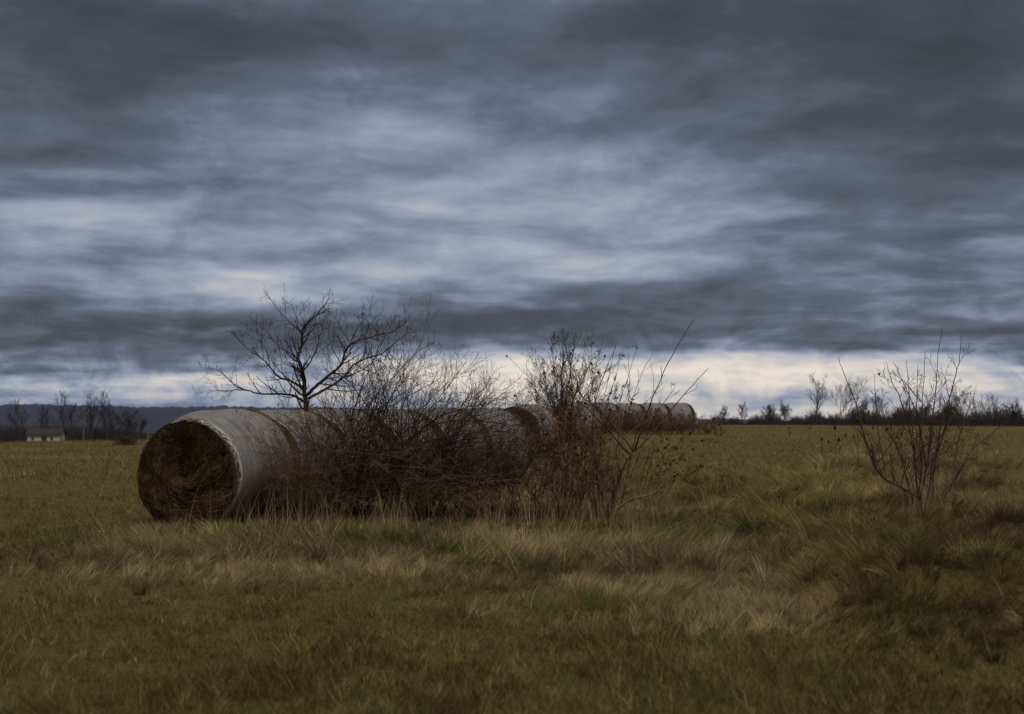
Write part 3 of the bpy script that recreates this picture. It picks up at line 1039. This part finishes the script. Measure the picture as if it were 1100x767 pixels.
thicket('leafy_weeds', 17.2, [(600, 14), (625, 16), (655, 14)],
        'clump of tall golden weed stems with curled brown leaves left of the forked sapling', 80, .25, PW, 105, (M_STEM, M_TWIG),
        [(600, 400, 20, 20, 2), (625, 405, 20, 22, 2), (590, 430, 16, 22, 2), (645, 420, 20, 25, 2), (670, 425, 18, 25, 1.4), (585, 470, 20, 20, 1.2), (650, 470, 30, 20, 2), (610, 385, 16, 10, 1)],
        leafn=700, leafcols=LEAFC, leafsize=.042, r=(.004, .008), names=('stems', 'side_shoots'), cat='weeds')
# tall thin shoots rising out of the weeds
def shoots(name, Y, lst, label, seed, mat, cat='shrub', P=None, dens=3, jit=.0035, leafn=0, r0=.008, r1=.003, group=None):
    rng = random.Random(seed)
    q = lst[0][0] if not isinstance(lst[0], tuple) else lst[0][0][0]
    base_ = at(q[0], 500, Y); base_ = (base_.x, base_.y, hz(base_.x, base_.y) - .02)
    root = empty(name, base_, label, cat, group)
    cand = []
    for pts in lst:
        k = 1.0
        if isinstance(pts, tuple): pts, k = pts
        wp = []
        for i, q in enumerate(pts):
            yy = Y + (q[2] if len(q) > 2 else 0)
            v_ = at(q[0], q[1], yy)
            if q[1] >= 900: v_ = at(q[0], 500, yy); v_.z = hz(v_.x, yy) - .03
            wp.append(v_)
        w = path(wp, rng, 5, jit)
        rad = taper(r0 * k, r1, len(w))
        cand += w
        br_ = [(w, rad)]
        if P:
            out = [[], [], [], [], []]
            twigs_on(out, w, rad, P['len'], max(1, int(plen(w) * dens)), 1, P, rng, t0=.12, t1=.82)
            br_ += [b_ for lv in out for b_ in lv]
            cand += [pt for b_ in br_ for pt in b_[0][1:]]
        link('stem', tubes('stem', br_, 4, base_), mat, root)
    if leafn:
        cand = [pt for pt in cand if pt.z > base_[2] + .5]
        link('dry_leaves', leaves('dry_leaves', [rng.choice(cand) for _ in range(leafn)], .05, rng, base_, LEAFC), M_LEAF, root, smooth=False)
    return root


G = 999
PS = dict(levels=2, kids=[3, 2], ang=(20, 50), ratio=(.3, .9), wob=.05, up=.08, segs=[5, 3], rr=.6, rmin=.0016, tip=.5, len=.35, maxl=.3)
shoots('bare_sapling', 17.0, [
    ([(655, G), (661, 530), (668, 507), (676, 492), (681, 484)], 3.0),
    ([(681, 484), (668, 468, .1), (655, 451, .2), (640, 437, .3), (623, 423, .4), (619, 404, .4), (610, 385, .5), (605, 353, .6)], 1.5),
    ([(678, 490), (664, 475, -.2), (650, 458, -.3), (634, 442, -.4), (620, 430, -.4), (606, 420, -.5)], 1.4),
    ([(681, 484), (688, 466, -.1), (694, 447, -.1), (703, 423, -.2), (722, 382, -.3), (746, 342, -.4)], 1.5),
    ([(682, 485), (700, 467, .2), (722, 439, .3), (742, 416, .4), (761, 395, .5)], 1.2),
    ([(650, G), (655, 540), (662, 520), (668, 505)], 2.2),
    ([(645, G), (640, 500), (636, 470), (640, 430), (650, 400), (662, 370)], 1.0),
], 'forked bare sapling with one very long shoot slanting up above the far bales', 201, M_TWIG, 'sapling', PS, 2.2, r0=.009)
shoots('tall_shoots', 17.8, [
    [(606, G), (612, 470), (616, 430), (610, 385), (605, 352)],
    [(612, G), (618, 480), (622, 430), (626, 390), (630, 355)],
    [(628, G), (625, 480), (633, 430), (640, 395), (648, 363)],
    [(634, G), (640, 480), (646, 440), (655, 400), (661, 371)],
    [(640, G), (645, 480), (652, 440), (660, 410), (667, 382)],
    [(648, G), (655, 480), (662, 440), (675, 405), (684, 373)],
    [(650, G), (660, 490), (670, 450), (676, 420), (675, 380)],
    [(655, G), (664, 490), (676, 440), (690, 400), (701, 380)],
    [(622, G), (616, 470), (612, 420), (613, 390), (612, 361)],
    [(665, G), (680, 480), (690, 440), (702, 420), (700, 394)],
    [(600, G), (596, 480), (600, 440), (598, 410), (590, 380)],
    [(662, G), (690, 480), (705, 445), (722, 420), (726, 411)],
], 'row of thin straight upright shoots rising out of the leafy weeds against the cloud', 202, M_TWIG, 'shrub', PS, 3.0, leafn=40, r0=.006, r1=.0022)
shoots('low_weeds', 17.0, [
    [(690, G), (705, 500), (725, 480), (750, 462), (772, 455)],
    [(688, G), (700, 510), (720, 495), (745, 490), (775, 485)],
    [(700, G), (712, 500), (735, 470), (748, 450)],
    [(694, G), (715, 505), (740, 478), (765, 470), (778, 462)],
    [(684, G), (700, 490), (712, 470), (720, 452)],
    [(705, G), (730, 505), (755, 500), (780, 498)],
    [(680, G), (692, 500), (700, 480), (705, 460)],
    [(672, G), (700, 520), (730, 510), (750, 505)],
    [(565, G), (570, 500), (585, 470), (600, 462), (620, 466)],
    [(560, G), (565, 495), (580, 463), (600, 455), (612, 452)],
], 'drooping golden weed stems with brown leaves right of the forked sapling', 203, M_STEM, 'weeds', PS, 5, leafn=300, r0=.006, r1=.002)
rb = shoots('fallen_branch', 16.6, [
    ([(664, 546), (680, 536, -.1), (700, 531, -.2), (710, 524, -.3), (717, 512, -.35)], 1.8), [(706, 527, -.3), (716, 527, -.35), (723, 530, -.4)], [(664, 546), (658, 552)]],
    'pale yellowish broken branch lying curved on the grass below the forked sapling', 204, M_STEM, 'branch', None, 0, r0=.008, r1=.004)

# right-hand shrub
PB = dict(levels=3, kids=[4, 3, 2], ang=(25, 60), ratio=(.3, .75), wob=.06, up=.05, segs=[5, 4, 3], rr=.6, rmin=.0018, tip=.5, len=.55, maxl=.5)
shoots('bare_shrub', 15.9, [
    ([(991, G), (990, 545), (985, 532)], 2.6),
    ([(986, 534), (968, 523, -.1), (952, 515, -.2), (940, 502, -.3), (932, 480, -.3), (925, 455, -.4), (918, 430, -.4), (908, 405, -.5), (900, 383, -.5)], 1.9),
    ([(986, 535), (984, 505), (979, 470), (968, 430), (958, 410), (952, 389)], 1.5),
    ([(987, 536), (990, 500), (990, 470), (983, 440), (971, 412), (960, 389)], 1.3),
    ([(989, 538), (995, 505), (999, 470), (1004, 430), (1006, 400), (1012, 352)], 1.5),
    ([(1008, G), (1013, 535), (1024, 518), (1036, 495), (1048, 480, .2), (1070, 462, .3), (1085, 450, .4)], 1.9),
    ([(1001, 520), (1006, 490), (1011, 460), (1022, 420), (1030, 390), (1033, 358)], 1.4),
    ([(1010, 540), (1003, 525), (1000, 510)], 1.5),
    ([(984, 505), (981, 470), (977, 430), (974, 387)], 1.0),
    ([(990, 500), (988, 470), (991, 430), (994, 377)], 1.0),
    ([(952, 515, -.2), (948, 490), (944, 465), (941, 435), (939, 401)], 1.0),
    ([(985, 532), (973, 500, .4), (958, 470, .5), (946, 448, .5)], 1.0),
    ([(1024, 518), (1026, 490, .3), (1032, 465, .4), (1040, 440, .5), (1049, 418, .5)], 1.1),
    ([(995, 505), (991, 475, -.4), (985, 440, -.5), (986, 392)], .9),
    ([(968, 523), (975, 500), (990, 480), (1005, 470)], .9),
    ([(940, 502), (955, 480), (968, 462), (975, 448)], .9),
    ([(1006, 490), (1016, 460), (1024, 440), (1028, 425)], .9),
    ([(1012, 470), (1020, 440), (1016, 410), (1012, 400)], .7),
    ([(996, 440), (980, 420), (968, 407), (955, 400)], .6),
    ([(1004, G), (1008, 500, .3), (1006, 460, .4), (1012, 420, .4)], .8),
    ([(980, G), (972, 505, -.3), (962, 475, -.4), (960, 445, -.4)], .8),
    ([(996, G), (1003, 495, -.5), (1014, 470, -.6), (1030, 455, -.6)], .8),
    ([(984, G), (968, 500, .5), (948, 485, .7), (930, 478, .8)], .7),
    ([(1000, G), (1000, 480, .5), (998, 440, .6), (1003, 412, .6)], .7),
], 'bare open shrub with whip-like shoots standing alone in long grass on the right', 205, M_TWIG, 'shrub', PB, 5.5, r0=.0088, r1=.0025, leafn=14)

# ------------------------------------------------------------------ brush at the foot of the far bales
PF = dict(levels=2, kids=[4, 3], ang=(20, 60), ratio=(.3, .7), wob=.12, up=.08, segs=[4, 3], rr=.7, rmin=.006, tip=.6, dens=8, maxl=.5)
for i, (px_, w_, top_, lab) in enumerate([
        (650, 16, 447, 'low reddish brush before the far bales, leftmost patch'),
        (682, 12, 446, 'low reddish brush before the middle of the far row of bales'),
        (707, 9, 446, 'low reddish brush just left of the tan gap in the far row of bales'),
        (735, 9, 449, 'low reddish brush in front of the rightmost far bale'),
        (760, 12, 454, 'low dark brush tailing off to the right of the last far bale')]):
    thicket('red_brush', 61.5, [(px_, w_)], lab, 40, .35, PF, 300 + i, (M_TWIGRED, M_TWIGRED), [(px_, top_, w_, 3.5, 1)], r=(.008, .014), cat='bush',
            group='brush along the far bales', dY=.8)
# clump on the left field
thicket('field_clump', 48.5, [(130, 8), (140, 6)], 'small tangled brown weed clump alone on the open field left of the bales', 60, .3,
        dict(PF, rmin=.004), 320, (M_TWIG, M_TWIG), [(130, 479, 8, 3.5, 3), (143, 484, 7, 2.5, 1)], r=(.006, .01), cat='weeds', dY=.6)

# ------------------------------------------------------------------ far trees
PFT = dict(levels=3, kids=[6, 5, 3], ang=(20, 48), ratio=(.42, .75), wob=.05, up=.07, segs=[6, 4, 3], rr=.6, rmin=.022, tip=.5, maxl=5)


def far_tree(px_, top, D, width, seed, label, cat='tree', name='bare_tree', group=None, trunks=1, rmin=.022, base_pull=0):
    rng = random.Random(seed)
    p = at(px_, 440, D); p.z = hz(p.x, D) - .05
    H = at(px_, top, D).z - p.z
    out = [[], [], [], [], []]
    P = dict(PFT, rmin=rmin)
    for k in range(trunks):
        r0 = H * .020 / math.sqrt(trunks)
        lean = Vector((rng.gauss(0, .10 if trunks == 1 else .35), rng.gauss(0, .1), 1)).normalized()
        pts = [Vector(p) + Vector((rng.gauss(0, .02 * H) if trunks > 1 else 0, 0, 0))]
        n = 8; d = lean
        for i in range(n):
            d = (d + Vector((rng.gauss(0, .05), rng.gauss(0, .05), .08))).normalized(); pts.append(pts[-1] + d * (H * (.92 if k == 0 else rng.uniform(.6, .95)) / n))
        rad = taper(r0, rmin * 1.3, n + 1)
        out[0].append((pts, rad))
        wf = width / (H * .8)
        twigs_on(out, pts, rad, H * .58 * max(.7, min(1.5, wf)), 17 if trunks == 1 else 11, 1, P, rng, t0=.22)
    return finish_plant(name, out, 1, tuple(p), label, cat, (M_FARBARK, M_FARBARK), sides=(5, 3), group=group)


GR = 'bare trees along the right horizon'
GL = 'bare trees beside the barn on the left'
for i, (px_, top, D, w_, lab, kw) in enumerate([
        (778, 440, 230, 3.0, 'tiny twiggy tree nearest the last far bale on the right horizon', {}),
        (797, 437, 235, 3.5, 'thin small tree second to the right of the far bales on the horizon', {}),
        (826, 438, 245, 4, 'low rounded bare tree a little left of the two tall ones on the horizon', dict(trunks=3)),
        (843, 436, 250, 4, 'bushy bare tree just left of the tall single-trunked one on the horizon', dict(trunks=3)),
        (876, 415, 240, 9, 'tall single-trunked bare tree, left of the tall pair on the right horizon', {}),
        (903, 414, 240, 10, 'wide rounded bare tree, right one of the tall pair on the right horizon', dict(trunks=2)),
        (932, 434, 250, 5, 'short bare tree directly right of the tall pair', dict(trunks=2)),
        (950, 430, 245, 6, 'bare tree seen through the left shoots of the right-hand shrub', dict(trunks=2)),
        (972, 436, 250, 5, 'bare tree behind the middle of the right-hand shrub', dict(trunks=3)),
        (992, 437, 235, 5, 'low bare tree behind the tallest shoot of the right-hand shrub', dict(trunks=3)),
        (1014, 436, 240, 5, 'low bare tree behind the right side of the right-hand shrub', dict(trunks=3)),
        (1034, 424, 225, 7, 'dark spreading bare tree on the horizon right of the right-hand shrub', dict(trunks=2)),
        (1060, 430, 230, 6, 'bare tree on the horizon close to the right edge of the picture', dict(trunks=2)),
        (1088, 436, 235, 6, 'rightmost low bare tree on the horizon', dict(trunks=3))]):
    far_tree(px_, top - 1, D, w_, 400 + i, lab, group=GR, rmin=.020, **kw)
for i, (px_, top, D, w_, lab, kw) in enumerate([
        (20, 436, 300, 7, 'bare tree left of the pale barn at the picture edge', {}),
        (50, 438, 320, 7, 'bare tree rising behind the roof of the pale barn', {}),
        (74, 428, 300, 9, 'broad bare tree right beside the pale barn', dict(trunks=2)),
        (99, 426, 300, 7, 'bare forked tree just right of the utility pole', dict(trunks=2)),
        (116, 419, 305, 6, 'tallest bare tree near the barn, its top poking above the ridge', {}),
        (125, 432, 295, 6, 'bare tree close right of the tallest tree of the left group', dict(trunks=2)),
        (140, 440, 300, 6, 'lower bare tree second from the right end of the left group', dict(trunks=2)),
        (149, 444, 300, 5, 'short bare tree at the right end of the left group', dict(trunks=2))]):
    far_tree(px_, top + 2, D, w_ * 1.25, 440 + i, lab, group=GL, rmin=.027, **kw)


def hedge_mass(name, xs, D, topf, seed, label):
    rng = random.Random(seed)
    out = [[], [], []]
    P = dict(levels=1, kids=[4], ang=(20, 55), ratio=(.3, .6), wob=.12, up=.08, segs=[4, 3], rr=.7, rmin=.022, tip=.6, maxl=1.2)
    n = int((xs[1] - xs[0]) * 11)
    for i in range(n):
        px_ = rng.uniform(*xs); d_ = D + rng.uniform(-8, 8)
        p = at(px_, 440, d_); p.z = hz(p.x, d_) - .05
        hh = max(.5, (at(px_, topf(px_, rng), d_).z - p.z)) * rng.uniform(.5, 1)
        grow(out, p, Vector((rng.gauss(0, .25), rng.gauss(0, .2), 1)), hh, .035, 0, P, rng)
    me = tubes(name, [b_ for lv in out for b_ in lv], 3)
    tag(link(name, me, M_FARBARK), label, 'scrub', kind='stuff')


hedge_mass('scrub', (765, 1130), 262, lambda p_, r_: float(np.interp(p_, [765, 820, 860, 920, 1130], [452, 449, 448, 443, 440])) + 6 * (math.sin(p_ * .21) * math.sin(p_ * .083 + 1) - .2), 501, 'dark leafless scrub filling in between the trees along the right horizon')
hedge_mass('scrub', (-20, 190), 315, lambda p_, r_: float(np.interp(p_, [-20, 120, 156, 190], [456, 457, 464, 467])), 502, 'dark leafless scrub under the trees beside the barn on the left')

# ------------------------------------------------------------------ barn, pole, house on the left
def box(name, sx, sy, sz, loc, mat, parent, bevel=0.0, rot=None):
    v_ = [(x_ * sx / 2, y_ * sy / 2, z_ * sz) for x_ in (-1, 1) for y_ in (-1, 1) for z_ in (0, 1)]
    f_ = [(0, 1, 3, 2), (4, 6, 7, 5), (0, 4, 5, 1), (2, 3, 7, 6), (0, 2, 6, 4), (1, 5, 7, 3)]
    me = bpy.data.meshes.new(name); me.from_pydata(v_, [], f_); me.update()
    o = link(name, me, mat, parent, smooth=False, loc=loc)
    if rot: o.rotation_euler = rot
    return o


M_WALL = simple('barn_boards', (.34, .33, .29), (.50, .48, .42), 3, .85, (6, 6, .4))
M_ROOF = simple('rusty_roof', (.028, .022, .020), (.050, .036, .032), 2, .8, (4, .6, 1))
M_DARK = simple('dark_opening', (.012, .012, .014), (.03, .03, .034), 4)
M_WHITE = simple('white_paint', (.6, .6, .58), (.75, .75, .72), 3)
M_POLE = simple('pole_wood', (.10, .085, .07), (.17, .15, .12), 4, .9, (1, 1, .2))


def gable(name, w, d, h, rise, mat, parent, over=.4, th=.18):
    """two-slope roof with thickness, ridge along x"""
    o = over
    y0 = d / 2 + o; zlow = h - rise * o / (d / 2)
    top = [(-w / 2 - o, -y0, zlow), (w / 2 + o, -y0, zlow), (w / 2 + o, 0, h + rise), (-w / 2 - o, 0, h + rise), (-w / 2 - o, y0, zlow), (w / 2 + o, y0, zlow)]
    v_ = top + [(a, b_, c + th) for a, b_, c in top]
    f_ = [(0, 3, 2, 1), (3, 4, 5, 2), (6, 7, 8, 9), (9, 8, 11, 10), (0, 1, 7, 6), (4, 10, 11, 5), (0, 6, 9, 3), (3, 9, 10, 4), (1, 2, 8, 7), (2, 5, 11, 8)]
    me = bpy.data.meshes.new(name); me.from_pydata(v_, [], f_); me.update()
    return link(name, me, mat, parent, smooth=False)


def house(name, px_, D, w, d, h, rise, wall, roof, label, cat, rot, dz=0, door=True, nwin=2):
    p = at(px_, 440, D)
    root = empty(name, (p.x, D, hz(p.x, D) + dz), label, cat)
    root.rotation_euler = (0, 0, math.radians(rot))
    v_ = [(-w / 2, -d / 2, 0), (w / 2, -d / 2, 0), (w / 2, d / 2, 0), (-w / 2, d / 2, 0), (-w / 2, -d / 2, h), (w / 2, -d / 2, h), (w / 2, d / 2, h), (-w / 2, d / 2, h), (-w / 2, 0, h + rise - .02), (w / 2, 0, h + rise - .02)]
    f_ = [(0, 1, 5, 4), (2, 3, 7, 6), (1, 2, 6, 9, 5), (3, 0, 4, 8, 7), (0, 3, 2, 1)]
    me = bpy.data.meshes.new('wall'); me.from_pydata(v_, [], f_); me.update()
    link('wall', me, wall, root, smooth=False)
    gable('roof', w, d, h, rise, roof, root)
    if door: box('door', w * .16, .08, h * .8, (w * .02, -d / 2 - .05, 0), M_DARK, root)
    for k in range(nwin): box('window', w * .07, .08, h * .25, (-w * .33 + k * w * .58, -d / 2 - .05, h * .45), M_DARK, root)
    return root


house('barn', 50, 292, 7.0, 5.5, 2.3, 1.1, M_WALL, M_ROOF, 'low pale barn with a dark rusty roof at the left edge beyond the field', 'barn', 8, 0)
house('white_house', 164, 900, 3.4, 4, 4.0, 1.2, M_WHITE, M_WALL, 'tiny white house far off in the valley just left of the nearest bale', 'house', 0, .6, False, 2)

p = at(90, 440, 285); zb = hz(p.x, 285)
root = empty('utility_pole', (p.x, 285, zb), 'wooden utility pole with a crossarm between the bare trees right of the barn', 'utility pole')
Hp = at(90, 438, 285).z - zb
link('pole', tubes('pole', [([Vector((0, 0, -.2)), Vector((0, 0, Hp * .5)), Vector((0, 0, Hp))], [.16, .14, .11])], 8), M_POLE, root)
za = at(90, 457, 285).z - zb
box('crossarm', 2.4, .12, .14, (0, -.2, za), M_POLE, root)
for sx_ in (-1, 1): box('insulator', .12, .12, .2, (sx_ * 1.0, -.2, za + .145), M_DARK, root)
wire = []
for k in range(25):
    t = k / 24
    wire.append(Vector((p.x + (1.0 - 42 * t), 285 - .2, zb + za + .36 - 4 * .55 * t * (1 - t))))
tag(link('power_line', tubes('power_line', [(wire, [.022] * 25)], 4), M_POLE), 'thin power line running left from the utility pole above the barn roof', 'wire')
p = at(159, 440, 110); zb = hz(p.x, 110)
o = link('fence_post', tubes('fence_post', [([Vector((0, 0, -.1)), Vector((0, 0, .6)), Vector((.01, 0, at(159, 464, 110).z - zb)), Vector((.01, 0, at(159, 463.6, 110).z - zb))], [.09, .085, .08, .002])], 8), M_POLE, loc=(p.x, 110, zb))
tag(o, 'weathered wooden post alone at the far field edge left of the nearest bale', 'post')

# ------------------------------------------------------------------ dry stalks and seed heads in the grass
def stalk_stuff():
    n = 900
    px_ = np.concatenate([NR.normal(300, 55, 250), NR.normal(425, 16, 130), NR.normal(560, 50, 200), NR.normal(660, 40, 170), NR.normal(992, 16, 150)])
    y_ = NR.uniform(14.8, 17.2, n); y_[-150:] = NR.uniform(15.2, 16.2, 150)
    x_ = (px_ - 550) / F * y_
    h = NR.uniform(.25, .75, n); w = NR.uniform(.003, .0055, n)
    az_ = NR.uniform(0, 6.28, n); a0 = NR.uniform(0, .35, n); a1 = a0 + NR.uniform(0, .6, n)
    col = pick(STRAW, NR.integers(0, 5, n)) * NR.uniform(.9, 1.45, n)[:, None]
    V, T, C = blades(x_, y_, h, w, a0, a1, az_, col, 4)
    tag(link('dry_stalks', mesh_np('dry_stalks', V, T, C), M_BLADE, smooth=False), 'pale dry grass stalks standing along the foot of the bales and shrubs', 'grass', kind='stuff')


stalk_stuff()
PH = simple('seed_head', (.02, .014, .01), (.05, .035, .025), 20)


def seed_weed(px_, head_py, Y, label, seed):
    rng = random.Random(seed)
    t = at(px_, head_py, Y); gz = hz(t.x, Y)
    root = empty('seed_weed', (t.x, Y, gz), label, 'weed', 'dark seed-headed weeds on the open field')
    st = []; h = t.z - gz
    a = [Vector((0, 0, -.02)), Vector((rng.gauss(0, .02), 0, h * .5)), Vector((0, 0, h))]
    st.append((path(a, rng, 3, .004), taper(.006, .004, 7)))
    heads = [(Vector((0, 0, h)), 1.0)]
    for k in range(rng.randint(1, 3)):
        q = Vector((rng.gauss(0, .12), rng.gauss(0, .1), h * rng.uniform(.55, .85))); s0 = Vector((0, 0, q.z - .15))
        st.append(([s0, s0.lerp(q, .6) - Vector((0, 0, .02)), q], [.004, .004, .003])); heads.append((q, .6))
    link('stem', tubes('stem', st, 4), M_TWIG, root)
    for q, sc in heads:
        r_ = .035 * sc
        prof = [(0, .002), (.25, .8), (.5, 1.0), (.8, .6), (1.0, .05)]
        link('seed_head', tubes('seed_head', [([q + Vector((rng.gauss(0, .003), 0, r_ * 3.0 * a_)) for a_, _ in prof], [r_ * b_ for _, b_ in prof])], 7), PH, root)


for i, (px_, py_, Y, lab) in enumerate([
        (897, 462, 26, 'dark seed-headed weed left of the right-hand shrub, nearest of its kind'),
        (870, 461, 52, 'dark seed-headed weed standing alone far out below the tall tree pair'),
        (848, 461, 54, 'dark seed-headed weed far out below the bushy horizon tree'),
        (883, 474, 34, 'dark seed-headed weed below and left of the tall tree pair'),
        (901, 475, 30, 'dark seed-headed weed between the shrub and the rough green patch'),
        (921, 454, 24, 'tall dark seed-headed weed touching the left side of the right-hand shrub'),
        (938, 461, 40, 'dark seed-headed weed seen through the left shoots of the right-hand shrub')]):
    seed_weed(px_, py_, Y, lab, 600 + i)

# ------------------------------------------------------------------ air
bx = bpy.data.meshes.new('haze')
X0, X1, Y0, Y1, Z0, Z1 = -7000, 7000, -300, 7000, -260, 14
bx.from_pydata([(a, c, d) for a in (X0, X1) for c in (Y0, Y1) for d in (Z0, Z1)], [], [(0, 1, 3, 2), (4, 6, 7, 5), (0, 4, 5, 1), (2, 3, 7, 6), (0, 2, 6, 4), (1, 5, 7, 3)])
hm = bpy.data.materials.new('haze'); hm.use_nodes = True
hn = hm.node_tree; hn.nodes.clear()
pv = hn.nodes.new('ShaderNodeVolumePrincipled'); pv.inputs['Density'].default_value = .00004
pv.inputs['Color'].default_value = (.42, .56, 1.0, 1); pv.inputs['Anisotropy'].default_value = 0.0
ho = hn.nodes.new('ShaderNodeOutputMaterial'); hn.links.new(pv.outputs[0], ho.inputs['Volume'])
tag(link('haze', bx, hm, smooth=False), 'faint blue air between the field and the ridge', 'haze', kind='stuff')
